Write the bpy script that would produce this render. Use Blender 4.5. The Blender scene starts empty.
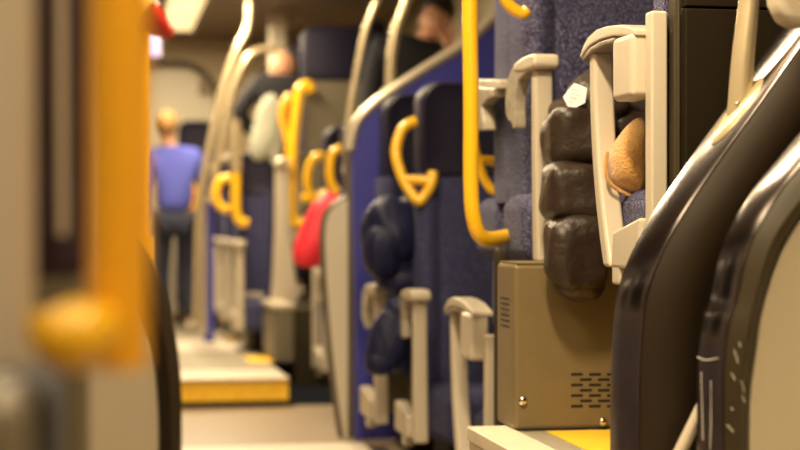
import bpy, bmesh, math, random
from mathutils import Vector, Matrix, noise
random.seed(7)
SC = bpy.context.scene; COL = SC.collection
F = 1600.0; TH = math.atan(300/F); H = 0.85       # focal length in px, yaw, camera height over the low floor
# all coordinates below are relative to the camera height: z=0 is eye level, low floor is -0.85
def rx(px): return math.tan(TH+math.atan((px-400)/F))
def PT(px, py, Y):
    u = (px-400)/F
    t = Y/(math.cos(TH)-u*math.sin(TH))
    return Vector((rx(px)*Y, Y, t*(225-py)/F))
def PX(px, Y): return rx(px)*Y
# ---------------------------------------------------------------- materials
def nt(m): return m.node_tree.nodes, m.node_tree.links
def mat(name, col, rough=.5, metal=0, bump=0, bscale=60, var=0, vscale=8, spec=.5, sheen=0, coat=0, emit=None, estr=0, bdist=.004, bstretch=1):
    m = bpy.data.materials.new(name); m.use_nodes = True
    N, L = nt(m); b = N['Principled BSDF']
    b.inputs['Base Color'].default_value = (*col, 1); b.inputs['Roughness'].default_value = rough
    b.inputs['Metallic'].default_value = metal; b.inputs['Specular IOR Level'].default_value = spec
    b.inputs['Sheen Weight'].default_value = sheen; b.inputs['Coat Weight'].default_value = coat
    if emit: b.inputs['Emission Color'].default_value = (*emit, 1); b.inputs['Emission Strength'].default_value = estr
    tc = N.new('ShaderNodeTexCoord')
    if var:
        n = N.new('ShaderNodeTexNoise'); n.inputs['Scale'].default_value = vscale; n.inputs['Detail'].default_value = 5
        r = N.new('ShaderNodeValToRGB')
        r.color_ramp.elements[0].color = (*[c*(1-var) for c in col], 1); r.color_ramp.elements[0].position = .3
        r.color_ramp.elements[1].color = (*[min(1, c*(1+var)) for c in col], 1); r.color_ramp.elements[1].position = .7
        L.new(tc.outputs['Object'], n.inputs['Vector']); L.new(n.outputs['Fac'], r.inputs['Fac']); L.new(r.outputs['Color'], b.inputs['Base Color'])
    if bump:
        n = N.new('ShaderNodeTexNoise'); n.inputs['Scale'].default_value = bscale; n.inputs['Detail'].default_value = 4
        bp = N.new('ShaderNodeBump'); bp.inputs['Strength'].default_value = bump; bp.inputs['Distance'].default_value = bdist
        mp = N.new('ShaderNodeMapping'); mp.inputs['Scale'].default_value = (1, 1, bstretch); mp.inputs['Rotation'].default_value = (0, .35 if bstretch != 1 else 0, 0)
        L.new(tc.outputs['Object'], mp.inputs['Vector']); L.new(mp.outputs['Vector'], n.inputs['Vector']); L.new(n.outputs['Fac'], bp.inputs['Height']); L.new(bp.outputs['Normal'], b.inputs['Normal'])
    return m
def fabric(name, c0, c1, scale=260):
    m = bpy.data.materials.new(name); m.use_nodes = True
    N, L = nt(m); b = N['Principled BSDF']; b.inputs['Roughness'].default_value = .95; b.inputs['Specular IOR Level'].default_value = .15
    b.inputs['Sheen Weight'].default_value = .04; b.inputs['Sheen Roughness'].default_value = .5
    tc = N.new('ShaderNodeTexCoord')
    mp = N.new('ShaderNodeMapping'); mp.inputs['Scale'].default_value = (1, 1, .6)
    n = N.new('ShaderNodeTexNoise'); n.inputs['Scale'].default_value = scale; n.inputs['Detail'].default_value = 2
    r = N.new('ShaderNodeValToRGB'); r.color_ramp.elements[0].color = (*c0, 1); r.color_ramp.elements[0].position = .50
    r.color_ramp.elements[1].color = (*c1, 1); r.color_ramp.elements[1].position = .66
    bp = N.new('ShaderNodeBump'); bp.inputs['Strength'].default_value = .35; bp.inputs['Distance'].default_value = .002
    L.new(tc.outputs['Object'], mp.inputs['Vector']); L.new(mp.outputs['Vector'], n.inputs['Vector'])
    L.new(n.outputs['Fac'], r.inputs['Fac']); L.new(r.outputs['Color'], b.inputs['Base Color'])
    L.new(n.outputs['Fac'], bp.inputs['Height']); L.new(bp.outputs['Normal'], b.inputs['Normal'])
    return m
M = dict(
 cream=mat('cream_plastic', (.52,.45,.345), .34, bump=.05, bscale=300),
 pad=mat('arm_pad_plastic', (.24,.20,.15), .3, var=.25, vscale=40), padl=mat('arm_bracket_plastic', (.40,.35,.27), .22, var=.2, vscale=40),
 olive=mat('olive_plastic', (.038,.028,.013), .42, spec=.3, bump=.05, bscale=400),
 shell=mat('seat_shell_plastic', (.16,.135,.088), .45),
 shelld=mat('dark_shell_plastic', (.013,.008,.003), .6, spec=.15),
 fab=fabric('blue_fabric', (.026,.026,.066), (.24,.23,.37), 300),
 fabl=fabric('blue_fabric_plain', (.040,.042,.105), (.085,.09,.19), 160),
 head=mat('navy_leatherette', (.013,.011,.029), .55, bump=.1, spec=.22),
 yellow=mat('yellow_paint', (.93,.52,.012), .3, coat=.4),
 orange=mat('orange_yellow_paint', (.84,.40,.010), .35, coat=.3),
 yellowfloor=mat('yellow_floor_marking', (.95,.56,.03), .5, var=.08, vscale=20),
 box=mat('painted_metal_box', (.18,.132,.062), .42, bump=.08, bscale=200, var=.05, vscale=12),
 dark=mat('dark_slot', (.008,.006,.004), .8),
 chrome=mat('chrome', (.75,.68,.55), .18, metal=1),
 slab=mat('cream_floor_edge', (.66,.58,.43), .5, var=.06, vscale=15),
 grey=mat('grey_floor', (.30,.26,.19), .55, var=.12, vscale=60),
 floor=mat('speckled_floor', (.29,.22,.145), .4, var=.25, vscale=90),
 floorl=mat('pale_floor', (.60,.53,.42), .5, var=.1, vscale=40),
 wall=mat('beige_wall', (.52,.40,.23), .5, var=.05, vscale=3),
 walld=mat('dark_side_wall', (.16,.14,.165), .6, var=.3, vscale=3), wallr=mat('beige_side_wall', (.42,.34,.2), .5, var=.05, vscale=3),
 ceil=mat('ceiling_panel', (.24,.17,.095), .5, var=.05, vscale=3),
 glass=mat('night_glass', (.012,.010,.010), .08),
 blue=mat('royal_blue_panel', (.045,.048,.33), .4, var=.05, vscale=4),
 brown=mat('brown_moulding', (.024,.015,.007), .45, spec=.25, bump=.04, bscale=250),
 steel=mat('brushed_edge_metal', (.18,.155,.15), .19, metal=1, var=.15, vscale=14, bump=.10, bscale=9),
 steel2=mat('grey_rail_metal', (.58,.50,.38), .3, metal=.5),
 polec=mat('cream_pole', (.56,.46,.29), .26, metal=.55),
 panel=mat('cream_panel', (.62,.55,.41), .45, bump=.04, bscale=300),
 frame=mat('grey_brown_frame', (.13,.105,.075), .4, metal=.2),
 puff=mat('black_nylon', (.030,.018,.012), .40, bump=.35, bscale=22, bdist=.022, var=.25, vscale=9, spec=.4),
 navyp=mat('navy_nylon', (.009,.011,.045), .5, bump=1, bscale=12, bdist=.03, bstretch=.4, spec=.3),
 tan=mat('tan_fleece', (.56,.29,.07), .95, bump=1, bscale=160, bdist=.006, var=.12, vscale=60, sheen=.5),
 red=mat('red_nylon', (.85,.03,.05), .5, bump=.4, bscale=18),
 redp=mat('red_plastic', (.42,.012,.006), .3, coat=.5),
 white=mat('white_tag', (.85,.84,.74), .6),
 ink=mat('tag_print', (.12,.11,.10), .6),
 skin=mat('skin', (.62,.32,.19), .5), hairb=mat('blond_hair', (.30,.15,.04), .7, bump=.5, bscale=80),
 haird=mat('dark_hair', (.02,.014,.01), .6, bump=.5, bscale=80),
 sweater=mat('periwinkle_knit', (.085,.10,.46), .9, bump=.5, bscale=90), trouser=mat('dark_denim', (.014,.016,.035), .85, bump=.3),
 coat=mat('black_cloth', (.012,.011,.016), .85, bump=.4, bscale=50), purple=mat('purple_knit', (.12,.09,.26), .9),
 pale=mat('pale_cloth', (.36,.37,.29), .8, bump=.5, bscale=20),
 lamp=mat('lamp_diffuser', (1,.95,.8), .5, emit=(1,.83,.52), estr=5),
 poster=mat('pale_screen', (.25,.22,.45), .4, emit=(.6,.5,1), estr=.3),
 shoe=mat('pale_shoe', (.6,.55,.45), .6), purplef=mat('dark_plum_fabric', (.035,.016,.028), .9, var=.3, vscale=30),
)
# ---------------------------------------------------------------- mesh helpers
def B(): return bmesh.new()
def box(bm, x0, x1, y0, y1, z0, z1):
    v = [bm.verts.new((x, y, z)) for x in (x0, x1) for y in (y0, y1) for z in (z0, z1)]
    for f in ((0,1,3,2),(4,6,7,5),(0,4,5,1),(2,3,7,6),(0,2,6,4),(1,5,7,3)): bm.faces.new([v[i] for i in f])
def prism(bm, pts, ax, a0, a1):
    """pts 2-D outline, extruded along axis ax from a0 to a1. ax x: pts=(y,z); y: (x,z); z: (x,y)"""
    def mk(p, a): return {'x': (a, p[0], p[1]), 'y': (p[0], a, p[1]), 'z': (p[0], p[1], a)}[ax]
    A = [bm.verts.new(mk(p, a0)) for p in pts]; C = [bm.verts.new(mk(p, a1)) for p in pts]
    n = len(pts)
    bm.faces.new(A); bm.faces.new(list(reversed(C)))
    for i in range(n): bm.faces.new((A[i], C[i], C[(i+1) % n], A[(i+1) % n]))
def loft(bm, sections, closed=True, caps=True):
    R = [[bm.verts.new(p) for p in s] for s in sections]; n = len(R[0])
    for a, b in zip(R, R[1:]):
        for i in range(n if closed else n-1): bm.faces.new((a[i], b[i], b[(i+1) % n], a[(i+1) % n]))
    if caps and closed: bm.faces.new(R[0]); bm.faces.new(list(reversed(R[-1])))
def smooth(pts, k=6, closed=False):
    P = [Vector(p) for p in pts]; n = len(P); out = []
    rng = range(n if closed else n-1)
    for i in rng:
        g = (lambda j: P[j % n]) if closed else (lambda j: P[max(0, min(n-1, j))])
        p0, p1, p2, p3 = g(i-1), g(i), g(i+1), g(i+2)
        for s in range(k):
            t = s/k
            out.append(.5*((2*p1)+(-p0+p2)*t+(2*p0-5*p1+4*p2-p3)*t*t+(-p0+3*p1-3*p2+p3)*t**3))
    if not closed: out.append(P[-1])
    return out
def tube(bm, pts, r, n=14, closed=False, k=6, sm=True):
    P = smooth(pts, k, closed) if sm else [Vector(p) for p in pts]
    m = len(P); rings = []; up = None
    for i, p in enumerate(P):
        if closed: t = (P[(i+1) % m]-P[i-1]).normalized()
        else: t = (P[min(m-1, i+1)]-P[max(0, i-1)]).normalized()
        if up is None: up = t.orthogonal().normalized()
        up = (up-t*up.dot(t)).normalized(); s = t.cross(up)
        rr = r(i/(m-1)) if callable(r) else r
        rings.append([bm.verts.new(p+rr*(math.cos(a)*up+math.sin(a)*s)) for a in [2*math.pi*j/n for j in range(n)]])
    L = list(zip(rings, rings[1:]))
    if closed: L.append((rings[-1], rings[0]))
    for a, b in L:
        for j in range(n): bm.faces.new((a[j], a[(j+1) % n], b[(j+1) % n], b[j]))
    if not closed: bm.faces.new(list(reversed(rings[0]))); bm.faces.new(rings[-1])
def blob(bm, c, r, e=1.0, nz=0, nf=8, rot=0, seg=28, seed=0):
    """superellipsoid with noise; rot turns it in the picture-facing XZ plane"""
    c = Vector(c); R = Matrix.Rotation(rot, 3, 'Y'); rows = []
    sg = lambda x, p: math.copysign(abs(x)**p, x)
    h = seg//2
    for i in range(h+1):
        a = math.pi*i/h-math.pi/2; row = []
        for j in range(seg):
            b = 2*math.pi*j/seg
            v = Vector((r[0]*sg(math.cos(a), e)*sg(math.cos(b), e), r[1]*sg(math.cos(a), e)*sg(math.sin(b), e), r[2]*sg(math.sin(a), e)))
            if nz: v *= 1+nz*noise.noise(v*nf+Vector((seed, seed*2, 0)))*2+nz*.22*noise.noise(Vector((v.x*30, v.y*30, v.z*50))+Vector((seed*3, 0, 0)))
            row.append(c+R@v)
        rows.append(row)
    bot = bm.verts.new(rows[0][0]); top = bm.verts.new(rows[-1][0])
    V = [[bm.verts.new(p) for p in row] for row in rows[1:-1]]
    for j in range(seg):
        k = (j+1) % seg
        bm.faces.new((bot, V[0][k], V[0][j])); bm.faces.new((top, V[-1][j], V[-1][k]))
        for a, b in zip(V, V[1:]): bm.faces.new((a[j], a[k], b[k], b[j]))
def obj(name, bm, m, parent=None, bevel=0, seg=3, sm=True, sub=0, angle=40):
    bmesh.ops.recalc_face_normals(bm, faces=bm.faces)
    off = parent_loc(parent) if parent else Vector((0, 0, 0))
    if not parent:
        xs = [v.co for v in bm.verts]
        off = Vector(((min(v.x for v in xs)+max(v.x for v in xs))/2, (min(v.y for v in xs)+max(v.y for v in xs))/2, min(v.z for v in xs)))+Vector((0, 0, H))
    for v in bm.verts: v.co = v.co+Vector((0, 0, H))-off
    me = bpy.data.meshes.new(name); bm.to_mesh(me); bm.free()
    o = bpy.data.objects.new(name, me); COL.objects.link(o); me.materials.append(m)
    if parent: o.parent = parent
    else: o.location = off
    if bevel:
        b = o.modifiers.new('b', 'BEVEL'); b.width = bevel; b.segments = seg; b.limit_method = 'ANGLE'; b.angle_limit = math.radians(angle)
    if sub: s = o.modifiers.new('s', 'SUBSURF'); s.levels = sub; s.render_levels = sub
    if sm:
        for p in me.polygons: p.use_smooth = True
        me.set_sharp_from_angle(angle=math.radians(50))
        if bevel: w = o.modifiers.new('w', 'WEIGHTED_NORMAL')
    return o
def parent_loc(o):
    v = Vector((0, 0, 0))
    while o: v += o.location; o = o.parent
    return v
def thing(name, label, cat, loc, group=None):
    o = bpy.data.objects.new(name, None); COL.objects.link(o); o.empty_display_size = .1
    o.location = Vector(loc)+Vector((0, 0, H)); o['label'] = label; o['category'] = cat
    if group: o['group'] = group
    return o
def tag(o, label, cat, group=None, kind=None):
    o['label'] = label; o['category'] = cat
    if group: o['group'] = group
    if kind: o['kind'] = kind
    return o
def struct(name, bm, m, parent=None, **k):
    o = obj(name, bm, m, parent, **k)
    if not parent: o['kind'] = 'structure'
    return o
# ---------------------------------------------------------------- the car body
XL, XR, Y0, Y1 = -1.0, 2.0, -1.6, 12.2; ZF, ZC = -.85, 1.42
b = B(); box(b, XL, XR, Y0, 7.5, ZF-.08, ZF); fl = struct('floor', b, M['floor'], sm=False)
b = B(); box(b, XL, .87, 7.56, 7.98, -.80, -.72); box(b, XL, .87, 9.2, 10.1, -.80, -.7195)
st = B(); box(st, XL, .87, 7.5, Y1, -.93, -.7205)
struct('floor_upper_level', st, M['grey'], sm=False)
struct('trim_1', b, M['floorl'], sm=False)
b = B(); box(b, XL, .87, 7.48, 7.5, -.822, -.728); struct('trim_2', b, M['yellowfloor'], sm=False)
b = B(); box(b, XL, .90, 7.485, 7.498, ZF+.001, -.822); struct('baseboard_step', b, M['dark'], sm=False)
b = B(); box(b, XL, .87, 7.46, 7.56, -.728, -.712); struct('trim_3', b, M['slab'], bevel=.006)
b = B(); box(b, XL, 1.0, 5.75, 6.15, ZF, ZF+.004); struct('trim_4', b, M['floorl'], sm=False)
for (a0, a1, c0, c1) in ((258, 279, 352, 363), (228, 240, 333, 339)):
    pass
b = B()
for (px0, px1, ya, yb) in ((250, 274, 8.35, 8.75), (228, 243, 9.9, 10.4)):
    box(b, PX(px0, ya), PX(px1, ya), ya, yb, -.7205, -.718)
struct('trim_5', b, M['yellowfloor'], sm=False)
b = B(); box(b, XL, XR, Y0, Y1, ZC, ZC+.06); struct('ceiling', b, M['ceil'], sm=False)
b = B(); box(b, XL-.06, XL, Y0, Y1, ZF, ZC); struct('wall_left', b, M['walld'], sm=False)
b = B(); box(b, XL, XR, Y1, Y1+.06, ZF, ZC); struct('wall_far', b, M['wall'], sm=False)
b = B(); box(b, XL, XR, Y0-.06, Y0, ZF, ZC); struct('wall_behind', b, M['wallr'], sm=False)
b = B(); box(b, XR, XR+.06, Y0, Y1, ZF, ZC); struct('wall_right', b, M['wallr'], sm=False)
for i, (ya, yb) in enumerate(((2.2, 3.9), (4.3, 6.0), (6.8, 8.3), (9.3, 10.6))):
    b = B(); box(b, XR-.02, XR, ya-.05, yb+.05, .02, .98)
    w = struct('window_%d' % (i+1), b, M['frame'], bevel=.008)
    b = B(); box(b, XR-.026, XR-.018, ya, yb, .07, .93); struct('pane', b, M['glass'], w, bevel=.003)
for i, (ya, yb) in enumerate(((1.6, 2.9), (3.4, 4.7), (5.2, 6.5), (7.4, 9.0))):  # unseen left windows, added so the steel edges mirror some structure
    b = B(); box(b, XL, XL+.02, ya-.05, yb+.05, .02, .98)
    w = struct('window_%d' % (i+5), b, M['panel'], bevel=.008)
    b = B(); box(b, XL+.018, XL+.026, ya, yb, .07, .93); struct('pane', b, M['glass'], w, bevel=.003)
# seat platforms (raised floors)
ZP = -.487
b = B(); box(b, .87, XR, 1.2, 3.74, ZF+.001, ZP-.03); struct('floor_platform_near', b, M['slab'], bevel=.004)
b = B(); box(b, .965, XR, 1.2, 3.735, ZP-.029, ZP+.0005); struct('floor_platform_near_top', b, M['grey'], sm=False)
b = B(); box(b, .865, .965, 1.2, 3.745, ZP-.030, ZP+.004); struct('trim_6', b, M['slab'], bevel=.004)
b = B(); box(b, 1.03, 1.7, 3.25, 3.63, ZP+.0006, ZP+.003); struct('trim_7', b, M['yellowfloor'], sm=False)
b = B(); box(b, 1.0, XR, 8.35, Y1, ZF+.001, -.44); struct('floor_platform_far', b, M['olive'], bevel=.006)
# ---------------------------------------------------------------- end wall: arch, screen, ceiling lamp
t = thing('doorway_arch', 'grey tube arch framing the doorway in the far beige end wall', 'door frame', (PX(170, 12.1), 12.1, -.72))
b = B(); tube(b, [PT(138, 66, 12.1), PT(165, 62, 12.1), PT(188, 64, 12.1), PT(206, 74, 12.1), PT(216, 92, 12.1), PT(219, 130, 12.1), PT(219, 310, 12.1)], .022); obj('arch_tube', b, M['frame'], t)
b = B(); o_ = [PT(138, 70, 12.15), PT(190, 70, 12.15), PT(208, 85, 12.15), PT(213, 100, 12.15), PT(213, 316, 12.15), PT(138, 316, 12.15)]
prism(b, [(p.x, p.z) for p in o_], 'y', 12.13, 12.18); obj('door_leaf', b, M['panel'], t)
b = B(); box(b, PX(199, 12.1), PX(209, 12.1), 12.08, 12.13, 1.0-.02, 1.12-.02); obj('closer', b, M['ceil'], t, bevel=.01)
b = B(); p = PT(149, 32, 10); q = PT(160, 56, 10); box(b, p.x-.1, q.x, 10, 10.04, q.z, p.z)
t = thing('passenger_screen', 'small pale violet screen hanging from the ceiling at far left', 'screen', (p.x, 10, q.z))
b2 = B(); box(b2, p.x-.11, q.x+.01, 10.02, 10.06, q.z-.015, p.z+.015); obj('housing', b2, M['frame'], t, bevel=.005); obj('display', b, M['poster'], t)
b = B(); box(b, p.x-.06, p.x-.03, 10.03, 10.05, p.z+.01, ZC); obj('bracket', b, M['frame'], t)
# ceiling lamp strip: glowing slats
t = thing('ceiling_light', 'long glowing slatted strip light along the ceiling', 'ceiling light', (.53, 6, ZC-.04))
b = B(); box(b, .40, .42, -1, 11.6, ZC-.035, ZC); box(b, .64, .66, -1, 11.6, ZC-.035, ZC); obj('lamp_housing', b, M['steel2'], t, bevel=.004)
b = B(); box(b, .42, .64, -1, 11.6, ZC-.015, ZC-.005); obj('diffuser', b, M['lamp'], t, sm=False)
y = 7.9
while y < 11.5:
    b = B(); box(b, .42, .64, y, y+.045, ZC-.06, ZC-.016); y += .26; obj('louvre_slat', b, M['steel2'], t, sm=False)
# ---------------------------------------------------------------- seats
def seat(X, Y, zo, d, label, group, arm=True, top=1.355, w=.46, handle=False, floor=None, cush=True, headw=.92, fab='fab', shell='shell', hz=1.02, wide=0, armx=0, bv=-.056, post=True, style='A', base=True, shx=.004, ptop=.635):
    """aisle edge at X, back plane at Y, faces d*Y; zo = seat datum"""
    S = thing('train_seat', label, 'seat', (X+w/2, Y, floor if floor is not None else zo), group)
    yy = lambda v: Y+d*v
    def bx(b, u0, u1, v0, v1, z0, z1): box(b, X+u0, X+u1, min(yy(v0), yy(v1)), max(yy(v0), yy(v1)), zo+z0, zo+z1)
    ht = top > 1.1
    bt = hz+.02 if ht else top-.02
    # shell
    st_ = (hz+.01) if ht else top
    b = B(); pts = [(yy(-.085), zo+.12), (yy(-.085), zo+st_*.6), (yy(-.092), zo+st_-.06), (yy(-.085), zo+st_-.01), (yy(bv-.002), zo+st_-.01), (yy(bv-.002), zo+.12)]
    if bv > -.08: prism(b, pts, 'x', X+shx, X+w-.004)
    else: prism(b, [(yy(-.085), zo+.12), (yy(-.085), zo+.27), (yy(-.02), zo+.27), (yy(-.02), zo+.12)], 'x', X+.03, X+w-.004)
    obj('seat_shell', b, M[shell], S, bevel=.012)
    # backrest with side bolsters, drawn as a plan section
    b = B(); sec = []
    for i in range(49):
        s = i/48; e = min(s, 1-s)
        vv = .075+.035*math.exp(-((e-.08)/.07)**2)-.02*math.exp(-(e/.02)**2)-.012*math.exp(-((e-.19)/.012)**2)
        sec.append((X+s*w, vv))
    secs = []
    for z, k in ((.28, .8), (.32, 1.05), (.5, 1.1), (.7, .95), (bt-.06, .9), (bt-.01, .8)):
        secs.append([(x, yy(max(v*k, bv+.02) if bv > -.01 else v*k), zo+z) for x, v in sec]+[(X+w, yy(bv), zo+z), (X, yy(bv), zo+z)])
    loft(b, secs); obj('backrest', b, M[fab], S, bevel=.008, angle=60)
    if ht:
        e = (1-headw)/2*w; b = B(); x0, x1, r_ = X+e, X+w-e, .075
        ol = [(x0+.004, zo+hz), (x0, zo+hz+.04)]+[(x0+r_-r_*math.cos(q), zo+top-r_+r_*math.sin(q)) for q in [math.pi/2*i/8 for i in range(9)]]
        ol += [(x1-r_+r_*math.sin(q), zo+top-r_+r_*math.cos(q)) for q in [math.pi/2*i/8 for i in range(9)]]+[(x1, zo+hz+.04), (x1-.004, zo+hz)]
        cx, cz = (x0+x1)/2, zo+(hz+top)/2
        loft(b, [[(cx+(px_-cx)*g, yy(v), cz+(pz_-cz)*g) for px_, pz_ in ol] for v, g in ((-.088, .93), (-.078, .985), (-.05, 1), (.04, 1), (.062, .985), (.075, .94), (.068, .86), (.062, .6))])
        obj('headrest', b, M['head'], S)
    if cush:
        b = B(); pl = [(X-.0-wide, yy(.02)), (X-.0-wide, yy(.27)), (X+.03, yy(.33)), (X+.03, yy(.45)), (X+w-.02, yy(.45)), (X+w-.0, yy(.02))]
        prism(b, pl, 'z', zo+.12, zo+.30); obj('seat_cushion', b, M[fab], S, bevel=.045, seg=5, angle=30)
    if arm:
        A = B(); ax0, ax1 = X-.038+armx, X+.016+armx
        if post:
            b = B(); box(b, X-.034+armx*.2, X-.001+armx*.1, min(yy(-.03), yy(.01)), max(yy(-.03), yy(.01)), zo+.12, zo+ptop); obj('side_frame', b, M['cream'], S, bevel=.006)
        if style == 'A':      # thin hood reaching from a rounded bracket block at the back
            hood = [(.005, .612), (.10, .632), (.19, .640), (.26, .641), (.32, .632), (.352, .618), (.378, .598), (.376, .590), (.35, .600), (.31, .611), (.24, .616), (.15, .614), (.005, .598)]
            prism(A, [(yy(v), zo+z) for v, z in hood], 'x', ax0-.004, ax1+.002)
            a = obj('armrest', A, M['cream'], S, bevel=.005)
            b = B(); box(b, ax0-.010, ax1-.008, min(yy(.01), yy(.135)), max(yy(.01), yy(.135)), zo+.475, zo+.607); obj('arm_bracket', b, M['cream'], a, bevel=.014, seg=4)
            under = [(.14, .612), (.24, .614), (.31, .609), (.352, .597), (.372, .588), (.366, .582), (.345, .588), (.30, .598), (.22, .602), (.14, .600)]
            prism_u = [(yy(v), zo+z) for v, z in under]; lv0, lbend, ztop = .325, -.105, .60
        else:                 # cap over the leg and an arched bracket curving down behind it
            capo = [(.20, .628), (.28, .636), (.36, .636), (.392, .632), (.398, .605), (.385, .598), (.28, .598), (.20, .606)]
            prism(A, [(yy(v), zo+z) for v, z in capo], 'x', ax0-.006, ax1+.006)
            a = obj('armrest', A, M['cream'], S, bevel=.009)
            under = [(.33, .622), (.25, .628), (.17, .618), (.125, .594), (.105, .55), (.11, .505), (.135, .488), (.17, .48), (.18, .465), (.20, .465), (.205, .485), (.20, .505), (.205, .545), (.235, .582), (.33, .600)]
            prism_u = [(yy(v), zo+z) for v, z in under]; lv0, lbend, ztop = .345, .02, .60
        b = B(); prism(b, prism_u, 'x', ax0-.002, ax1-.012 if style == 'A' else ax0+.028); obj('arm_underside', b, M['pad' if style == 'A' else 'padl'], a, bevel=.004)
        b = B(); leg = []
        N = 14
        for i in range(N+1):
            q = i/N; z = ztop-(ztop-.13)*q
            v = lv0+lbend*q**2.2; th = .035+.012*q
            leg.append((v, z, th))
        poly = [(yy(v+th/2), zo+z) for v, z, th in leg]+[(yy(v-th/2), zo+z) for v, z, th in reversed(leg)]
        if style != 'stub': prism(b, poly, 'x', ax0+.006, ax1-.001); obj('arm_leg', b, M['cream'], a, bevel=.009, seg=4)
        if wide > 0: lower = False
        else: lower = True
        b = B(); ke = .9 if style == 'A' else 1.15; prism(b, [(yy(.012), zo+.13), (yy(.012), zo+.235), (yy(.14*ke), zo+.215), (yy(.20*ke), zo+.205), (yy(.215*ke), zo+.13)], 'x', ax0+.006, ax1-.002); obj('lower_bar', b, M['cream'], a, bevel=.008) if lower else b.free()
        b = B(); box(b, ax0+.008, ax1-.01, min(yy(.14), yy(.19)), max(yy(.14), yy(.19)), zo+.095, zo+.135); obj('foot_clip', b, M['cream'], a, bevel=.006) if lower else b.free()
    if handle:
        b = B(); hk = 5.45
        def hp(px_, py_, v): p = PT(px_, py_, hk); return (p.x-1.09+X, yy(v), p.z+.85+zo)
        tube(b, [hp(424, 119, -.01), hp(412, 125, -.01), hp(405, 138, 0), hp(402, 155, .02), hp(406, 176, .05), hp(413, 192, .08), hp(420, 201, .10), hp(427, 194, .10), hp(433, 183, .10), hp(435, 172, .09)], .019)
        tube(b, [hp(408, 180, .06), hp(418, 180, .08), hp(433, 181, .10)], .017)
        obj('grab_handle', b, M['yellow'], S)
    # pedestal
    zb = (floor if floor is not None else zo)
    b = B(); bx(b, .08, w-.04, -.02, .25, zb-zo+.001, .13); obj('seat_base', b, M['shelld'], S, bevel=.01) if base else b.free()
    return S
ZU, ZL = -.22, -.85
SN = seat(1.110, 3.05, ZU, 1, 'nearest seat, brown shell back turned to us, beside cream grab pole', 'seats on the raised near platform', shell='olive', floor=ZP, bv=0, armx=-.018, ptop=.645)
SB = seat(1.087, 4.12, ZU, -1, 'blue speckled seat facing us with black puffer jacket on it', 'seats on the raised near platform', floor=ZP, wide=.05, bv=-.086, post=False, style='B', armx=-.018)
SCC = seat(1.087, 4.295, ZU, 1, 'blue speckled seat backed against the jacket seat, behind yellow bent pole', 'seats on the raised near platform', floor=ZU+.12, arm=False, bv=-.086, base=False)
seat(1.075, 4.27, ZL, 1, 'low grey seat behind the vented box, armrest loop at its left', 'seats on the low floor', top=.80, shell='olive', fab='fabl', wide=-.03, shx=-.03, ptop=.55, armx=-.03)
seat(1.085, 5.55, ZL, -1, 'low floor navy seat facing us with yellow handle at its shoulder, first of its row', 'seats on the low floor', fab='fabl', handle=True, post=False, style='B', armx=-.035)
seat(1.05, 6.07, ZL, -1, 'low floor navy seat with navy coat before it, against the blue partition', 'seats on the low floor', fab='fabl', post=False, style='B', armx=-.04, cush=False)
S7 = seat(1.10, 7.45, ZL, -1, 'navy seat just beyond the cream curved partition, right above red coat', 'seats beyond the partition', fab='fabl', style='B')
S8 = seat(1.10, 8.10, ZL, -1, 'navy seat farther beyond the partition, left above the red coat', 'seats beyond the partition', fab='fabl', style='B')
ZR = -.22
SR = seat(1.13, 9.1, ZR, 1, 'raised seat with broad olive shell and navy headrest, back turned, beyond partition', 'raised seats far down the car', fab='fabl', w=.50, headw=1.0, floor=-.44, hz=1.04)
SR2 = seat(1.12, 10.0, ZR, 1, 'raised seat left of the olive-shelled seat, behind standing passenger in dark clothes', 'raised seats far down the car', fab='fabl', floor=-.44)
seat(1.10, 11.3, ZR, -1, 'raised dark seat under white draped cloth far down the car', 'raised seats far down the car', fab='fabl', floor=-.44)
SF1 = seat(.78, 9.35, -.72, -1, 'dark seat on the far step beside the small blue partition, nearest of three', 'far aisle seats', fab='fabl', w=.21, top=1.15, hz=.9, style='B')
seat(.78, 10.3, -.72, -1, 'dark seat on the far step beside the small blue partition, middle of three', 'far aisle seats', fab='fabl', w=.21, top=1.15, hz=.9, style='B')
seat(.78, 11.3, -.72, -1, 'dark seat on the far step beside the small blue partition, farthest of three', 'far aisle seats', fab='fabl', w=.21, top=1.15, hz=.9, style='B')
SF4 = seat(.56, 12.09, -.72, -1, 'dark rounded seat at the end wall right of the standing blue sweater', 'far aisle seats', fab='fabl', w=.30, top=1.50, hz=1.22, arm=False)
# ---------------------------------------------------------------- yellow bent pole at the seats
t = thing('grab_pole', 'long yellow grab pole bending in to the seat edge at its foot', 'grab pole', (PX(471, 3.95), 3.95, -.05))
b = B(); tube(b, [PT(472, -260, 3.92), PT(471, -100, 3.92), (PX(470, 3.92), 3.92, .55), PT(471, 100, 3.92), PT(471, 180, 3.92), PT(473, 215, 3.92), PT(479, 234, 3.93), PT(490, 239, 3.96), PT(504, 237, 4.02), PT(514, 235, 4.06)], .0195, 18); obj('pole', b, M['yellow'], t)
b = B(); p = PT(472, -70, 3.92); box(b, p.x-.03, p.x+.03, 3.89, 3.95, ZC-.02, ZC); obj('ceiling_flange', b, M['yellow'], t, bevel=.004)
b = B(); tube(b, [Vector((p.x, 3.92, ZC-.02)), Vector((p.x-.001, 3.92, 1.2)), PT(472, -255, 3.92)], .0195, 18, sm=False); obj('upper_pole', b, M['yellow'], t)
def yz(X_, L_): 
    out = []
    for px_, py_ in L_: Y_ = X_/rx(px_); out.append((Y_, PT(px_, py_, Y_).z))
    return out
b = B(); prism(b, yz(1.045, [(503, 80), (480, 79), (478, 84), (480, 88), (503, 89)]), 'x', 1.035, 1.10); a = obj('armrest', b, M['cream'], SCC, bevel=.005)
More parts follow.
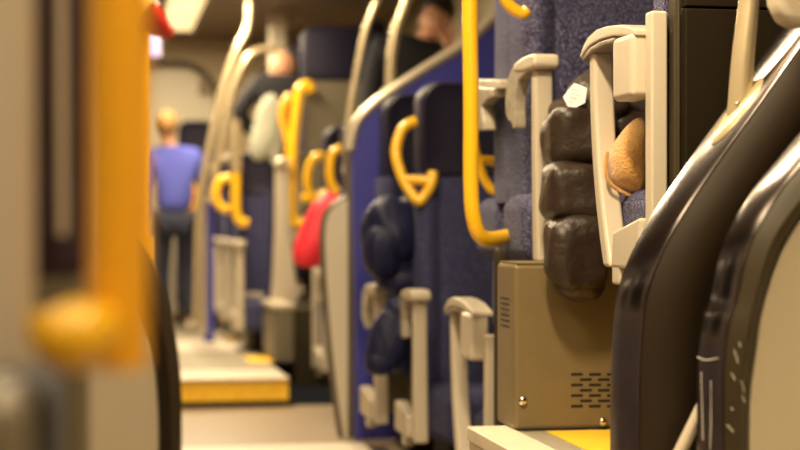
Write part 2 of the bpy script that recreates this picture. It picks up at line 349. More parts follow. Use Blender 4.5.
b = B(); prism(b, yz(1.045, [(492, 88), (478, 86), (473, 94), (471, 110), (474, 122), (483, 131), (489, 130), (488, 118), (486, 106), (492, 99), (499, 97), (500, 88)]), 'x', 1.03, 1.065); obj('arm_underside', b, M['padl'], a, bevel=.005)
b = B(); tube(b, [PT(474, 140, 4.5), PT(478, 160, 4.5), PT(484, 178, 4.5), PT(492, 190, 4.5), PT(500, 192, 4.5)], .014); tube(b, [PT(478, 160, 4.5), PT(500, 162, 4.5)], .014, sm=False); obj('grab_handle', b, M['yellow'], SCC)
# ---------------------------------------------------------------- vented box
BY = 3.65; xl = PX(514, BY); zt = PT(514, 264, BY).z
t = thing('heater_box', 'olive metal box with vent slots and round screws under the jacket seat', 'box', (xl+.3, BY+.08, ZP))
b = B(); box(b, xl, 1.6, BY, BY+.17, ZP+.003, zt); obj('box_body', b, M['box'], t, bevel=.012, seg=4)
b = B()
for r in range(7):
    for c in range(4):
        x0 = 571+c*18+(9 if r % 2 else 0); y0 = 373+r*5.3
        if c == 3 and r % 2: continue
        p = PT(x0, y0, BY); q = PT(x0+12, y0+2.6, BY)
        box(b, p.x, q.x, BY-.0012, BY+.004, q.z, p.z)
obj('vent_grille', b, M['dark'], t, bevel=.0015)
b = B()
for r in range(6): 
    p = PT(503, 297+r*5.5, BY+.1); box(b, xl-.0012, xl+.004, BY+.045, BY+.125, p.z-.003, p.z)
obj('side_louvre', b, M['dark'], t, sm=False)
for (px, py) in ((523, 401), (603, 422)):
    p = PT(px, py, BY-.004); b = B(); blob(b, p, (.011, .007, .011), seg=20); obj('screw', b, M['chrome'], t)
b = B(); box(b, xl+.006, 1.59, BY+.002, BY+.16, zt-.001, zt+.004); obj('box_lid', b, M['box'], t, bevel=.002)
# ---------------------------------------------------------------- black puffer jacket
t = thing('puffer_jacket', 'black quilted puffer jacket with white tag slumped over seat edge', 'jacket', (PX(577, 3.62), 3.62, -.15))
b = B()
def pil(px, py, Y, wpx, hpx, dep, e=.72, rot=0, s=0, nz=.07):
    k = Y/F*1.04; blob(b, PT(px, py, Y), (wpx*k, dep, hpx*k), e, nz, 14, rot, 40, s)
pil(577, 252, 3.56, 31, 36, .055, .55, 0, 1, .09); pil(578, 280, 3.57, 26, 21, .05, .8, 0, 2, .09)
pil(577, 192, 3.60, 34, 31, .085, .5, .02, 3, .09)
pil(580, 137, 3.66, 35, 30, .09, .5, -.06, 4, .09); pil(566, 122, 3.68, 20, 14, .07, .7, -.6, 12, .1)
pil(590, 108, 3.70, 36, 22, .08, .6, -.5, 6, .1); pil(594, 86, 3.72, 28, 16, .07, .65, -.55, 14, .1); pil(606, 84, 3.84, 28, 17, .07, .7, -.3, 7, .1)
pil(632, 128, 3.72, 36, 18, .08, .6, .1, 8, .1); pil(628, 104, 3.76, 34, 14, .08, .6, .5, 9, .1); pil(626, 84, 3.8, 30, 12, .07, .7, .6, 13, .1)
pil(632, 155, 3.74, 36, 18, .08, .6, 0, 10, .1); pil(620, 180, 3.76, 36, 22, .07, .6, 0, 11, .1)
obj('jacket_body', b, M['puff'], t, sub=1)
tg = B(); o_ = [PT(563, 97, 3.60), PT(574, 83, 3.62), PT(587, 88, 3.60), PT(585, 103, 3.59), PT(570, 110, 3.585)]
loft(tg, [[p for p in o_], [p+Vector((.001, .0025, 0)) for p in o_]]); tgo = obj('care_tag', tg, M['white'], t, bevel=.0005)
tg = B()
for (x0, y0, w_) in ((572, 91, 9), (571, 95, 11), (569, 99, 9), (569, 103, 5)):
    for k in range(int(w_/2)):
        p = PT(x0+k*2, y0+.5*k-1, 3.583); box(tg, p.x, p.x+.0026, p.y, p.y+.001, p.z, p.z+.0028+.001*(k % 2))
obj('tag_print', tg, M['ink'], tgo, sm=False)
# tan fleece
b = B(); t = thing('fleece_hat', 'tan fuzzy fleece hat lying folded inside the nearest armrest loop', 'hat', (PX(624, 3.3), 3.3, .06))
prof = [(637, 117), (628, 121), (619, 131), (611, 143), (606, 156), (606, 170), (609, 181), (616, 188), (626, 193), (634, 197), (639, 188), (641, 160), (641, 130)]
c = PT(627, 160, 3.3)
ps = smooth([PT(x, y, 3.3) for x, y in prof], 4, True)
loft(b, [[c+(p-c)*s+Vector((.01, dy, 0)) for p in ps] for s, dy in ((.25, -.055), (.6, -.047), (.85, -.03), (1, -.004), (.98, .02), (.8, .045), (.3, .06))])
o = obj('hat_body', b, M['tan'], t, sub=1); 
b = B(); tube(b, [PT(x, y, 3.292) for x, y in ((607, 152), (606, 170), (609, 182), (617, 189), (627, 194), (636, 197))], .0045, 10); obj('hat_rim', b, M['tan'], t)
# ---------------------------------------------------------------- curved banister mouldings at right
def band(bm, L_, Mi, R_, Yf, Ym, Yb, k=6):
    l = smooth([PT(x, y, Yf) for x, y in L_], k); m_ = smooth([PT(x, y, Yf) for x, y in Mi], k); r = smooth([PT(x, y, Yf) for x, y in R_], k)
    secs = []
    for a, m2, c in zip(l, m_, r):
        secs.append([Vector((a.x, Yb, a.z)), Vector((a.x, Yf+.003, a.z)), a+(m2-a)*.08+Vector((0, 0, 0)), Vector((m2.x, Ym, m2.z)), c+(m2-c)*.08, Vector((c.x, Yf+.008, c.z)), Vector((c.x, Yb, c.z))])
    loft(bm, secs)
def edge_strip(bm, L_, Yf, Yb, th=.004, k=6, inset=.0):
    l = smooth([PT(x, y, Yf) for x, y in L_], k); secs = []
    for i, a in enumerate(l):
        tt = (l[min(i+1, len(l)-1)]-l[max(0, i-1)]).normalized(); n = Vector((-tt.z, 0, tt.x)) if tt.z > 0 else Vector((tt.z, 0, -tt.x))
        o1 = a+n*th; o0 = a+n*.0005
        secs.append([Vector((o0.x, Yf+inset, o0.z)), Vector((o1.x, Yf+inset+.003, o1.z)), Vector((o1.x, Yb, o1.z)), Vector((o0.x, Yb, o0.z))])
    loft(bm, secs)
L1 = [(639, 700), (639, 560), (639, 450), (640, 380), (644, 315), (653, 275), (675, 228), (717, 164), (757, 108), (800, 46), (850, -28), (930, -150)]
M1 = [(672, 700), (672, 560), (672, 450), (673, 380), (678, 320), (690, 270), (716, 214), (757, 156), (796, 100), (838, 40), (888, -30), (965, -150)]
R1 = [(706, 700), (706, 560), (706, 450), (709, 385), (715, 325), (733, 278), (757, 235), (800, 173), (838, 118), (880, 55), (930, -20), (1000, -130)]
t = thing('stair_banister', 'broad dark brown curved stair banister with steel edge, carrying the cream pole', 'banister', (PX(672, 2.65), 2.65, ZP))
b = B(); band(b, L1, M1, R1, 2.6, 2.575, 2.745); obj('moulding', b, M['brown'], t)
b = B(); edge_strip(b, L1, 2.6, 2.745); obj('steel_edge', b, M['steel'], t)
L2 = [(724, 700), (724, 560), (724, 450), (724, 370), (729, 325), (737, 300), (745, 262), (757, 230), (780, 192), (804, 162), (850, 108), (930, 20), (1010, -60)]
M2 = [(735, 700), (735, 560), (735, 450), (736, 385), (742, 335), (749, 303), (760, 262), (773, 231), (797, 198), (820, 170), (868, 114), (948, 28), (1028, -50)]
R2 = [(748, 700), (748, 560), (748, 450), (749, 397), (756, 345), (761, 312), (774, 268), (789, 236), (812, 203), (836, 176), (885, 122), (965, 36), (1045, -40)]
t = thing('door_surround', 'glossy scuffed steel and olive curved surround around a cream panel, far right', 'door surround', (PX(735, 2.42), 2.42, ZP))
b = B(); band(b, L2, M2, R2, 2.38, 2.363, 2.485); obj('moulding', b, M['olive'], t)
b = B(); edge_strip(b, L2, 2.38, 2.485); obj('steel_edge', b, M['steel'], t)
b = B(); pr = smooth([PT(x+1, y, 2.39) for x, y in R2], 4); pl = [(p.x, p.z) for p in pr]+[(pr[-1].x+.3, pr[-1].z), (pr[-1].x+.3, pr[0].z)]
prism(b, pl, 'y', 2.388, 2.46); obj('inner_panel', b, M['panel'], t, bevel=.003)
b = B()
for (x0, y0, x1, y1) in ((734, 350, 738, 363), (741, 380, 744, 392), (731, 373, 735, 380), (727, 425, 733, 432), (731, 408, 733, 410), (742, 396, 745, 403), (739, 342, 740, 347)):
    p = PT(x0, y0, 2.364); q = PT(x1, y1, 2.364); tube(b, [p, (p+q)/2+Vector((.0006, 0, 0)), q], .0007, 6)
obj('paint_chip', b, M['white'], t)
b = B()
for ln in (((699, 357), (708, 360), (722, 358)), ((703, 372), (704, 400), (705, 440)), ((714, 380), (714, 420), (713, 449)), ((701, 330), (712, 327), (722, 333))):
    P_ = []
    for x, y in ln:
        Yq = 2.485-(x-698)/26*.10 if y > 340 else 2.47-(x-701)/26*.09
        P_.append(Vector((PX(724, 2.38)-.0045, Yq, PT(x, y, Yq).z)))
    if ln[0][1] > 340: tube(b, P_, .0006, 6)
obj('scratch', b, M['white'], t)
# pole on banister
t = thing('grab_pole', 'thick cream grab pole rising from an oval flange on the banister', 'grab pole', (PX(738, 2.68), 2.68, PT(738, 112, 2.68).z))
b = B(); top = PT(752, -60, 2.68); tube(b, [PT(739, 122, 2.68), PT(743, 60, 2.68), PT(749, 0, 2.68), top, Vector((top.x+.05, 2.68, ZC))], lambda s: .0225-.004*min(1, s*2), 24); obj('pole', b, M['polec'], t)
b = B(); c = PT(739, 112, 2.672); a_ = (PT(765, 75, 2.672)-PT(714, 143, 2.672))/2; n_ = Vector((-a_.z, 0, a_.x)).normalized()
secs = []
for h_, s in ((-.004, 1), (.004, 1), (.009, .86), (.010, .5)):
    secs.append([c+n_*(h_)+a_*math.cos(q)*s+Vector((0, .045*math.sin(q)*s, 0)) for q in [2*math.pi*i/40 for i in range(40)]])
loft(b, secs); obj('pole_flange', b, M['polec'], t)
b = B(); p = PT(738, 104, 2.645); blob(b, p, (.005, .004, .005), seg=12); obj('screw', b, M['chrome'], t)
t = thing('overhead_locker', 'cream rounded locker corner poking in at the top right', 'locker', (PX(830, 2.5), 2.5, .32))
b = B(); o_ = [(779, -60), (777, -20), (779, 2), (788, 21), (800, 26), (830, 24), (900, 10), (900, -60)]
prism(b, [(PT(x, y, 2.5).x, PT(x, y, 2.5).z) for x, y in o_], 'y', 2.5, 2.56); obj('locker_body', b, M['cream'], t, bevel=.015)
# dark bulkhead behind near seat, with a joint line
t = thing('bulkhead_panel', 'dark brown panel with a thin joint behind the cream pole', 'panel', (1.3, 2.93, ZP))
b = B(); box(b, 1.100, 1.6, 2.905, 2.935, ZP+.002, PT(700, 9.5, 2.92).z); obj('lower_panel', b, M['shelld'], t, bevel=.003)
b = B(); box(b, 1.100, 1.6, 2.905, 2.935, PT(700, 7.5, 2.92).z, 1.2); obj('upper_panel', b, M['shelld'], t, bevel=.003)
b = B(); box(b, 1.088, 1.097, 2.92, 2.94, ZP+.002, 1.2); obj('edge_trim', b, M['olive'], t, bevel=.006)
# cream strut low between the two mouldings
t = thing('floor_strut', 'cream slanting strut low between the two curved mouldings', 'strut', (PX(688, 2.53), 2.53, ZP))
b = B(); tube(b, [PT(703, 405, 2.53), PT(678, 456, 2.53), PT(660, 500, 2.53)], .011, sm=False); obj('strut_bar', b, M['cream'], t)
# ---------------------------------------------------------------- left surround and near things
t = thing('door_surround', 'brown curved surround of a cream panel at left, yellow post above', 'door surround', (PX(150, 2.3), 2.3, ZF))
L3 = [(160, 900), (160, 700), (160, 470), (159, 405), (154, 360), (143, 318), (129, 282), (112, 250)]
M3 = [(171, 900), (171, 700), (171, 465), (170, 392), (164, 342), (154, 304), (140, 268), (122, 238)]
R3 = [(182, 900), (182, 700), (182, 460), (181, 380), (174, 325), (165, 290), (152, 258), (134, 226)]
b = B(); band(b, R3, M3, L3, 2.3, 2.29, 2.36); obj('moulding', b, M['brown'], t)
b = B(); pr = smooth([PT(x-1, y, 2.31) for x, y in L3], 4); pl = [(p.x, p.z) for p in pr]+[(XL+.3, pr[-1].z), (XL+.3, pr[0].z)]
prism(b, pl, 'y', 2.305, 2.35); obj('inner_panel', b, M['panel'], t, bevel=.003)
t = thing('grab_pole', 'orange-yellow grab pole standing on the left curved surround', 'grab pole', (PX(142, 2.33), 2.33, PT(142, 250, 2.33).z))
b = B(); p = PT(139, 250, 2.33); tube(b, [p, p+Vector((0, 0, .5)), Vector((p.x, 2.33, ZC))], .0165, sm=False, n=20); obj('pole', b, M['orange'], t)
b = B(); tube(b, [p+Vector((0, 0, -.03)), p+Vector((0, 0, .02))], .022, sm=False, n=20); obj('pole_socket', b, M['orange'], t)
t = thing('emergency_lever', 'red rounded lever tip jutting from the orange pole at top left', 'lever', (PX(150, 2.3), 2.3, PT(150, 30, 2.3).z))
b = B(); tube(b, [PT(132, 6, 2.3), PT(146, 15, 2.3), PT(158, 25, 2.3), PT(168, 33, 2.3)], lambda s: .033*(1-.74*s), 18); blob(b, PT(168, 33, 2.3), (.0095, .009, .0095), seg=14); obj('lever_tip', b, M['redp'], t)
b = B(); tube(b, [PT(124, -2, 2.3), PT(136, 7, 2.3), PT(146, 14, 2.3)], .034, 16, sm=False); obj('lever_stem', b, M['orange'], t)
# foreground seat with its yellow bar
t = thing('foreground_grab_bar', 'very near blurred yellow bar hooking left at its foot', 'grab bar', (PX(115, 1.15), 1.15, -.11))
b = B(); tube(b, [Vector((PX(118, 1.15), 1.15, ZC)), PT(118, 368, 1.15)], .0215, 20, sm=False); obj('bar', b, M['orange'], t)
b = B(); tube(b, [PT(116, 318, 1.15), PT(92, 326, 1.12), PT(80, 334, 1.10), PT(66, 335, 1.10), PT(54, 324, 1.10), PT(48, 310, 1.10)], lambda q: .010+.014*min(1, q*2.5)-.010*max(0, q-.6)*2, 18); obj('bar_end', b, M['yellow'], t)  # yellower than the bar: the light on this end is put into its colour
t = thing('train_seat', 'very near blurred cream and plum seat side at the left edge', 'seat', (PX(30, 1.2), 1.2, ZF))
b = B(); box(b, -.30, PX(34, 1.2), 1.18, 1.22, -.12, 1.0); box(b, -.30, PX(34, 1.2), 1.18, 1.22, -.5, -.135); obj('side_frame', b, M['cream'], t, bevel=.012)
b = B(); box(b, -.30, PX(88, 1.45), 1.40, 1.48, -.045, 1.0); obj('backrest', b, M['purplef'], t, bevel=.012)
b = B(); tube(b, [PT(60, -300, 1.38), PT(61, 100, 1.38), PT(62, 235, 1.38)], .0045, sm=False); obj('piping', b, M['cream'], t)
b = B(); box(b, -.34, PX(60, 1.25), 1.1, 1.5, -.30, -.10); obj('seat_cushion', b, M['coat'], t, bevel=.03)
b = B(); box(b, -.34, PX(98, 1.6), 1.52, 1.66, ZF+.002, -.30); box(b, -.34, PX(90, 1.6), 1.58, 1.66, -.30, -.03); obj('seat_base', b, M['shell'], t, bevel=.02)
b = B(); box(b, -.20, PX(28, .9), .85, .95, -.50, -.085); obj('front_panel', b, M['shell'], t, bevel=.02)
# ---------------------------------------------------------------- blue partition with rail, Y=6.5
YP = 6.2
t = thing('stair_partition', 'royal blue stair partition topped by a sloping grey rail', 'partition', (PX(420, YP), YP, ZF))
rail = [(350, 150), (356, 124), (372, 106), (392, 91), (430, 66), (465, 44), (492, 20), (530, -14), (560, -40)]
b = B(); tube(b, [PT(x, y, YP) for x, y in rail], .0235, 14); obj('rail', b, M['steel2'], t)
pp = smooth([PT(355, 300, YP)]+[PT(x+2, y+2, YP) for x, y in rail], 4); b = B()
prism(b, [(p.x, p.z) for p in pp]+[(XR-.1, pp[-1].z), (XR-.1, ZF+.01), (pp[0].x, ZF+.01)], 'y', YP-.015, YP+.015); obj('blue_panel', b, M['blue'], t)
t = thing('side_partition', 'cream curved partition beside the aisle with grey-brown frame', 'partition', (PX(336, 6.34), 6.34, ZF))
o_ = [(347, 452), (342, 430), (335, 380), (329, 320), (325, 262), (325, 226), (331, 210), (345, 200), (347, 200)]
def X1(px, py): # on the plane Y=6.62
    return PT(px, py, 6.34)
b = B(); pf = smooth([X1(*p) for p in o_], 4); prism(b, [(p.x, p.z) for p in pf], 'y', 6.32, 6.36); obj('cream_panel', b, M['panel'], t)
b = B(); tube(b, [X1(*p) for p in o_], .0205, 12); obj('frame', b, M['frame'], t)
b = B(); tube(b, [X1(350, 452), X1(350, 300), X1(350, 165), X1(352, 145)], .0225, 12); obj('frame_post', b, M['frame'], t)
# cream curved poles
def cpole(name, label, pts, Y, r, mt='polec', top=True):
    P = [PT(x, y, Y) for x, y in pts]
    t = thing(name, label, 'grab pole', (P[-1].x, Y, P[-1].z))
    if top: P = [Vector((P[0].x+.02, Y, ZC))]+P
    b = B(); tube(b, P, r, 14); obj('pole', b, M[mt], t); 
    b = B(); e = P[-1]; tube(b, [e+Vector((0, 0, -.015)), e+Vector((0, 0, .02))], r*1.4, 14, sm=False); obj('pole_foot', b, M['steel2'], t)
    return t
cpole('grab_pole', 'slim curved cream pole left of the pair standing before olive-shelled seat', [(378, -8), (375, 5), (366, 30), (357, 71), (349, 120), (347, 170)], 6.7, .016)
cpole('grab_pole', 'thicker curved cream pole landing on the sloping rail of blue partition', [(410, -20), (405, 5), (396, 30), (391, 60), (390, 92)], 6.24, .021)
cpole('grab_pole', 'left one of two far cream poles bending down side by side', [(251, -12), (250, 10), (247, 30), (235, 54), (221, 96), (207, 160), (199, 215), (196, 325)], 9.4, .024)
cpole('grab_pole', 'right one of two far cream poles bending down side by side', [(277, 47), (258, 51), (246, 60), (234, 84), (225, 117), (217, 165), (211, 200)], 9.3, .022, top=False)
t = thing('wall_column', 'beige vertical column rising behind the far seated passenger', 'column', (PX(266, 10.6), 10.6, -.44))
b = B(); box(b, 1.1, 1.22, 10.55, 10.65, -.44, ZC); obj('column_body', b, M['panel'], t, bevel=.02)
t = thing('wall_column', 'pale column at the top between poles and navy headrest', 'column', (PX(330, 11.5), 11.5, -.44))
b = B(); box(b, PX(318, 11.5), PX(330, 11.5), 11.45, 11.55, -.44, ZC); obj('column_body', b, M['wall'], t, bevel=.02)
# small blue partition far
t = thing('far_partition', 'small blue partition with a silver sloping rail far down the aisle', 'partition', (PX(210, 9.5), 9.5, -.72))
b = B(); prism(b, [(PT(x, y, 9.5).x, PT(x, y, 9.5).z) for x, y in ((204, 342), (204, 178), (209, 170), (214, 168), (214, 342))], 'y', 9.5, 9.53); obj('blue_panel', b, M['blue'], t)
b = B(); tube(b, [PT(204, 335, 9.49), PT(204, 200, 9.49), PT(205, 178, 9.49), PT(212, 168, 9.49), PT(236, 152, 9.49)], .018); obj('rail', b, M['steel2'], t)
# cream tall end panel & box near step
t = thing('seat_end_panel', 'tall cream flared seat end panel beside the far raised seats', 'panel', (PX(281, 8.9), 8.9, -.44))
b = B(); prism(b, [(PT(x, y, 8.9).x, PT(x, y, 8.9).z) for x, y in ((276, 164), (289, 164), (290, 230), (295, 270), (299, 298), (299, 303), (271, 303), (273, 280), (275, 230))], 'y', 8.9, 8.96); obj('panel_body', b, M['cream'], t, bevel=.012)
b = B(); tube(b, [PT(276, 165, 8.88), PT(282, 160, 8.88), PT(290, 165, 8.88)], .02); obj('panel_cap', b, M['steel2'], t)
t = thing('aisle_box', 'beige low box standing at the right end of the far step', 'box', (PX(275, 8.4), 8.5, -.72))
b = B(); box(b, PX(274, 8.3), .998, 8.3, 8.9, -.72, -.44); obj('box_body', b, M['shell'], t, bevel=.015)
b = B(); box(b, PX(274, 8.3)-.01, .998, 8.29, 8.91, -.44, -.41); obj('box_lid', b, M['cream'], t, bevel=.01)
t = thing('aisle_box', 'grey-green low box farther along the aisle left of beige box', 'box', (PX(250, 9.3), 9.3, -.72))
b = B(); box(b, PX(246, 9.2), PX(262, 9.2), 9.2, 9.6, -.72, -.42); obj('box_body', b, M['shell'], t, bevel=.015)
b = B(); box(b, PX(246, 9.2)-.01, PX(262, 9.2)+.01, 9.19, 9.61, -.42, -.39); obj('box_lid', b, M['cream'], t, bevel=.01)
# far yellow handles
def yh(parent, lines, Y, r, mt='yellow', label=None):
    b = B()
    for ln in lines: tube(b, [PT(x, y, Y) for x, y in ln], r, 12)
    o = obj('grab_handle', b, M[mt], parent)
    if label: o['label'] = label
    return o
yh(SR, [[(311, 92), (308, 85), (301, 88), (298, 100), (294, 140), (292, 180), (292, 215), (297, 224), (304, 222)]], 8.95, .030)
yh(SR, [[(290, 95), (284, 105), (283, 120), (288, 140), (291, 160)]], 9.0, .024, 'orange', 'orange bow handle')
hk_ = yh(SF1, [[(236, 150), (236, 185), (236, 210), (240, 221), (248, 223)]], 9.05, .028)
b = B(); tube(b, [PT(235, 120, 9.05), PT(236, 172, 9.05)], .034, sm=False); obj('handle_sleeve', b, M['polec'], hk_)
yh(SF1, [[(230, 178), (221, 180), (216, 192), (219, 205), (229, 210)]], 9.2, .026)
yh(S8, [[(323, 156), (314, 158), (308, 172), (308, 188), (315, 200)], [(301, 198), (315, 198), (328, 192)]], 7.95, .022)
yh(S7, [[(341, 148), (333, 153), (330, 166), (331, 182), (338, 193)]], 7.35, .021)
yh(SF4, [[(188, 180), (194, 190), (196, 202), (192, 212)]], 11.6, .03, 'orange')
yh(SB, [[(500, -22), (502, -8), (510, 6), (522, 13), (527, 10)]], 3.95, .0155)
# ---------------------------------------------------------------- coats
def coat(name, label, cat, items, m):
    p0 = items[0]; c = PT(p0[0], p0[1], p0[2]); t = thing(name, label, cat, (c.x, c.y, min(PT(i[0], i[1]+i[4], i[2]).z for i in items)))
    b = B()
    for i, (px, py, Y, wp, hp, dep, rot) in enumerate(items): k = Y/F; blob(b, PT(px, py, Y), (wp*k, dep, hp*k), .85, .09, 9, rot, 32, i)
    obj('coat_body', b, m, t); return t
coat('coat', 'bundled navy coat hanging between the low floor navy seats', 'coat', [(392, 230, 5.58, 31, 33, .1, .25), (382, 250, 5.56, 20, 30, .09, 0), (396, 262, 5.62, 30, 28, .09, 0), (412, 212, 5.62, 18, 16, .08, 0), (400, 280, 5.6, 26, 16, .08, 0), (373, 235, 5.6, 13, 20, .08, 0)], M['navyp'])
coat('coat_sleeve', 'navy sleeve hanging down past the cream armrests, below the bundled coat', 'coat', [(388, 340, 5.42, 21, 33, .05, .35), (379, 362, 5.42, 15, 14, .05, .1), (400, 345, 5.46, 14, 30, .05, .1), (398, 312, 5.44, 14, 16, .05, .2)], M['navyp'])
coat('coat', 'bright red coat hanging left of the cream curved partition', 'coat', [(316, 232, 6.9, 17, 38, .07, .42), (309, 252, 6.9, 16, 16, .06, 0), (328, 210, 6.9, 13, 18, .06, .3), (325, 248, 6.9, 13, 20, .06, 0)], M['red'])
coat('draped_cloth', 'pale greenish-white cloth draped over a far seat back', 'cloth', [(266, 128, 9.3, 14, 34, .06, .25), (259, 146, 9.3, 10, 16, .05, 0), (270, 110, 9.3, 12, 14, .05, .2), (275, 135, 9.3, 9, 30, .04, .1)], M['pale'])
# ---------------------------------------------------------------- people
def skin(name, V, E, R, m, parent, sub=2):
    me = bpy.data.meshes.new(name); off = parent_loc(parent)
    me.from_pydata([Vector(v)+Vector((0, 0, H))-off for v in V], E, []); me.update()
    o = bpy.data.objects.new(name, me); COL.objects.link(o); o.parent = parent; me.materials.append(m)
    md = o.modifiers.new('skin', 'SKIN'); md.use_smooth_shade = True
    for i, r in enumerate(R):
        d = me.skin_vertices[0].data[i]; rr = r if isinstance(r, tuple) else (r, r); d.radius = rr
        d.use_root = (i == 0)
    s = o.modifiers.new('s', 'SUBSURF'); s.levels = sub; s.render_levels = sub
    return o
def person(label, base, k, J, mats, turn=0, seated=False, face=False):
    """J: joint overrides in body space (x right, y forward-away, z up, metres for a 1.75 m figure)"""
    P = thing('person', label, 'person', base)
    d = dict(pel=(0,0,.93), wai=(0,0,1.08), che=(0,0,1.30), nek=(0,0,1.46), hea=(0,.005,1.56), hed=(0,.0,1.66), top=(0,0,1.72),
      shL=(-.17,0,1.40), elL=(-.24,.02,1.13), wrL=(-.25,.10,.88), shR=(.17,0,1.40), elR=(.24,.02,1.13), wrR=(.25,.10,.88),
      hiL=(-.09,0,.88), knL=(-.10,.02,.49), anL=(-.10,-.01,.09), toL=(-.11,.14,.03), hiR=(.09,0,.88), knR=(.10,.02,.49), anR=(.10,-.01,.09), toR=(.11,.14,.03))
    d.update(J); bx_ = Vector(base); ct, s_ = math.cos(turn), math.sin(turn)
    W = lambda p: bx_+k*Vector((p[0]*ct-p[1]*s_, p[0]*s_+p[1]*ct, p[2]))
    rad = dict(pel=(.135,.10), wai=(.12,.09), che=(.15,.10), nek=.05, hea=(.068,.075), hed=(.078,.088), top=(.05,.055), shL=.06, elL=.042, wrL=.026, shR=.06, elR=.042, wrR=.026,
      hiL=.085, knL=.055, anL=.036, toL=.03, hiR=.085, knR=.055, anR=.036, toR=.03)
    def build(name, keys, edges, m, g=1.0, add=0, extra=None):
        ks = list(keys); V = [W(d[q]) for q in ks]; E = [(ks.index(a), ks.index(c)) for a, c in edges]
        R = [tuple((r*g+add)*k for r in rad[q]) if isinstance(rad[q], tuple) else (rad[q]*g+add)*k for q in ks]
        if extra:
            for chain_root, pts, r in extra:
                pi = ks.index(chain_root)
                for p in pts: V.append(W(p)); E.append((pi, len(V)-1)); R.append(r*k); pi = len(V)-1
        return skin(name, V, E, R, m, P)
    fing = []
    for sd, wr, el in (('L', 'wrL', 'elL'), ('R', 'wrR', 'elR')):
        w0 = Vector(d[wr]); dr = (w0-Vector(d[el])).normalized(); sx = dr.cross(Vector((0, 1, .2))).normalized()
        for j, off in enumerate((-.032, -.011, .011, .032)):
            l = (.075, .088, .082, .062)[j]
            fing.append((wr, [w0+dr*.06+sx*off, w0+dr*(.10)+sx*off*1.1, w0+dr*(.10+l*.5)+sx*off*1.15+Vector((0, .012, 0)), w0+dr*(.10+l*.85)+sx*off*1.15+Vector((0, .03, 0))], .0095))
        fing.append((wr, [w0+dr*.03+sx*.04, w0+dr*.07+sx*.06+Vector((0, .015, 0)), w0+dr*.10+sx*.062+Vector((0, .025, 0))], .010))
    keys = ['pel','wai','che','nek','hea','hed','top','shL','elL','wrL','shR','elR','wrR','hiL','knL','anL','toL','hiR','knR','anR','toR']
    ed = [('pel','wai'),('wai','che'),('che','nek'),('nek','hea'),('hea','hed'),('hed','top'),('che','shL'),('shL','elL'),('elL','wrL'),('che','shR'),('shR','elR'),('elR','wrR'),
      ('pel','hiL'),('hiL','knL'),('knL','anL'),('anL','toL'),('pel','hiR'),('hiR','knR'),('knR','anR'),('anR','toR')]
    for q in ('pel', 'wai', 'che', 'hiL', 'hiR', 'knL', 'knR', 'shL', 'shR', 'elL', 'elR'): rad[q] = tuple(x*.72 for x in rad[q]) if isinstance(rad[q], tuple) else rad[q]*.75
    build('body', keys, ed, M['skin'], .95, 0, fing)
    for q in ('pel', 'wai', 'che', 'hiL', 'hiR', 'knL', 'knR', 'shL', 'shR', 'elL', 'elR'): rad[q] = tuple(x/.72 for x in rad[q]) if isinstance(rad[q], tuple) else rad[q]/.75
    for q in ('wrL', 'wrR'): rad[q] = .034
    build('sweater', ['pel','wai','che','shL','elL','wrL','shR','elR','wrR','nek'], [('pel','wai'),('wai','che'),('che','shL'),('shL','elL'),('elL','wrL'),('che','shR'),('shR','elR'),('elR','wrR'),('che','nek')], mats[0], 1.2, .01)
    build('trousers', ['pel','hiL','knL','anL','hiR','knR','anR'], [('pel','hiL'),('hiL','knL'),('knL','anL'),('pel','hiR'),('hiR','knR'),('knR','anR')], mats[1], 1.12, .012)
    for s in 'LR':
        a = Vector(d['an'+s]); to = Vector(d['to'+s])
        V = [W(a+Vector((0, -.03, -.045))), W((a+to)/2+Vector((0, 0, -.02))), W(to)]; skin('shoe', V, [(0, 1), (1, 2)], [.042*k, .042*k, .034*k], M['shoe'], P)
    h = Vector(d['hed']); b = B()
    c = W(h+Vector((0, -.018, .018))); blob(b, c, (.092*k, .102*k, .105*k), 1, .05, 20); obj('hair', b, mats[2], P)
    if face:
        f = Vector(face).normalized(); f = Vector((f.x*ct-f.y*s_, f.x*s_+f.y*ct, f.z)); side = f.cross(Vector((0, 0, 1))).normalized()
        hc = W(d['hea'])+Vector((0, 0, .035*k))
        b = B(); blob(b, hc+f*.02*k, (.074*k, .08*k, .10*k)); blob(b, hc+f*.105*k+Vector((0, 0, -.02*k)), (.015*k, .018*k, .024*k)); obj('face', b, M['skin'], P)
        for s2 in (-1, 1):
            b = B(); blob(b, hc+f*.088*k+side*.032*k*s2+Vector((0, 0, .015*k)), (.012*k, .012*k, .008*k), seg=10); obj('eye', b, M['haird'], P)
            b = B(); blob(b, hc+side*.078*k*s2, (.012*k, .02*k, .03*k), seg=10); obj('ear', b, M['skin'], P)
        b = B(); blob(b, hc+f*.088*k+Vector((0, 0, -.055*k)), (.024*k, .012*k, .007*k), seg=10); obj('mouth', b, M['redp'], P)
    return P
xb = PX(174, 11.0)
person('person in periwinkle blue sweater and dark jeans standing in the far aisle, back turned', (xb, 11.0, -.72), .85,
  dict(hed=(-.06,0,1.64), hea=(-.055,0,1.56), top=(-.06,0,1.72), nek=(-.03,0,1.47), elR=(.26,.02,1.18), wrR=(.27,.22,1.12), knR=(.11,.06,.50), anR=(.12,-.06,.09)), (M['sweater'], M['trouser'], M['hairb']))
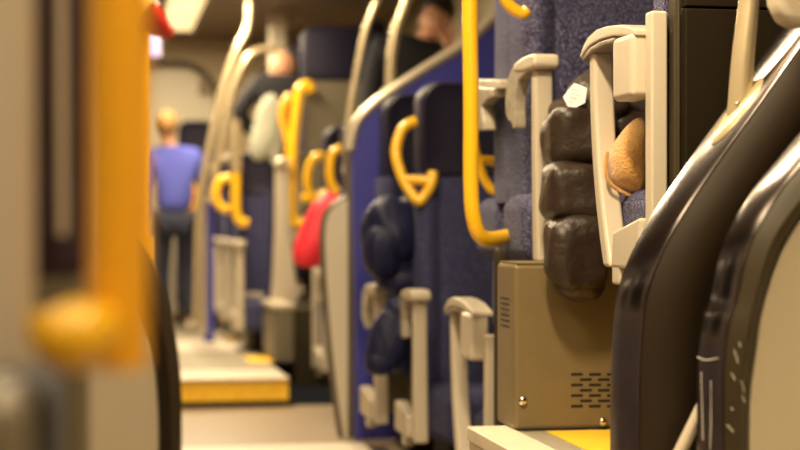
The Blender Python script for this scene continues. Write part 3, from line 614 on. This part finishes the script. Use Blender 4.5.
sit = dict(pel=(0,0,.50), wai=(0,-.02,.66), che=(0,-.02,.88), nek=(0,0,1.04), hea=(0,.02,1.14), hed=(0,.02,1.24), top=(0,.02,1.30), shL=(-.17,0,.98), shR=(.17,0,.98), elL=(-.22,.12,.72), wrL=(-.14,.32,.62), elR=(.22,.12,.72), wrR=(.14,.32,.62),
  hiL=(-.09,.02,.48), knL=(-.12,.42,.50), anL=(-.12,.45,.10), toL=(-.12,.60,.04), hiR=(.09,.02,.48), knR=(.12,.42,.50), anR=(.12,.45,.10), toR=(.12,.60,.04))
person('person in black coat with hand raised to face above the blue partition', (1.69, 8.68, -.44), 1.0,
  dict(nek=(-.06,0,1.45), hea=(-.13,.02,1.53), hed=(-.16,.02,1.61), top=(-.17,.02,1.66), elL=(-.24,.14,1.18), wrL=(-.17,.17,1.42), shR=(.18,0,1.42)), (M['coat'], M['trouser'], M['haird']), turn=math.pi, face=(.2, 1, 0))
person('person standing far behind cream poles, pale bare head over dark clothes', (PX(285, 9.74), 9.74, -.44), .92,
  dict(nek=(0,.03,1.44), hea=(0,.08,1.48), hed=(0,.11,1.52), top=(0,.12,1.56), shL=(-.18,0,1.41), elL=(-.31,.0,1.22), wrL=(-.16,.10,1.05), elR=(.22,0,1.14), wrR=(.12,.08,1.0)), (M['coat'], M['trouser'], M['skin']))
person('person in purple top half hidden above the broad navy headrest', (1.78, 10.35, -.44), 1.0, {}, (M['purple'], M['trouser'], M['haird']), turn=math.pi, face=(0, 1, 0))
# ---------------------------------------------------------------- lights: ceiling strip over the aisle, plus an added fill at left (inside the fixtures)
def area(name, loc, size, e, col=(1, .79, .50), rot=(0, 0, 0)):
    l = bpy.data.lights.new(name, 'AREA'); l.shape = 'RECTANGLE'; l.size, l.size_y = size; l.energy = e; l.color = col
    o = bpy.data.objects.new(name, l); COL.objects.link(o); o.location = Vector(loc)+Vector((0, 0, H)); o.rotation_euler = rot; return o
area('strip_glow', (.53, 2.35, ZC-.055), (.12, .26), 44)
area('strip_glow', (.53, .4, ZC-.055), (.15, .8), 14)
area('strip_glow', (.53, 4.0, ZC-.055), (.18, 1.2), 22)
area('strip_glow', (.53, 6.2, ZC-.055), (.18, 1.2), 30)
area('strip_glow', (.53, 9.4, ZC-.065), (.18, 3.6), 105)
area('strip_glow', (-.35, 1.2, ZC-.03), (.22, 3.6), 13)  # added fill from an unseen strip, brightening the near camera-facing surfaces
t = thing('ceiling_light', 'unseen slim strip light added on the ceiling to brighten the near left', 'ceiling light', (-.35, 1.2, ZC-.02))
b = B(); box(b, -.47, -.23, -.8, 3.2, ZC-.02, ZC-.001); obj('diffuser', b, M['lamp'], t, sm=False)
w = bpy.data.worlds.new('world'); SC.world = w; w.use_nodes = True
w.node_tree.nodes['Background'].inputs[0].default_value = (.05, .045, .04, 1); w.node_tree.nodes['Background'].inputs[1].default_value = .3
# ---------------------------------------------------------------- camera
cd = bpy.data.cameras.new('camera'); cam = bpy.data.objects.new('camera', cd); COL.objects.link(cam); SC.camera = cam
cam.location = (0, 0, H); cam.rotation_euler = (math.pi/2, 0, -TH); cd.sensor_width = 36; cd.lens = 36*F/800; cd.clip_start = .05
cd.dof.use_dof = True; cd.dof.focus_distance = 3.25; cd.dof.aperture_fstop = 2.3
vs = SC.view_settings; vs.view_transform = 'Standard'; vs.look = 'None'; vs.exposure = .35; vs.gamma = 1; vs.use_curve_mapping = False
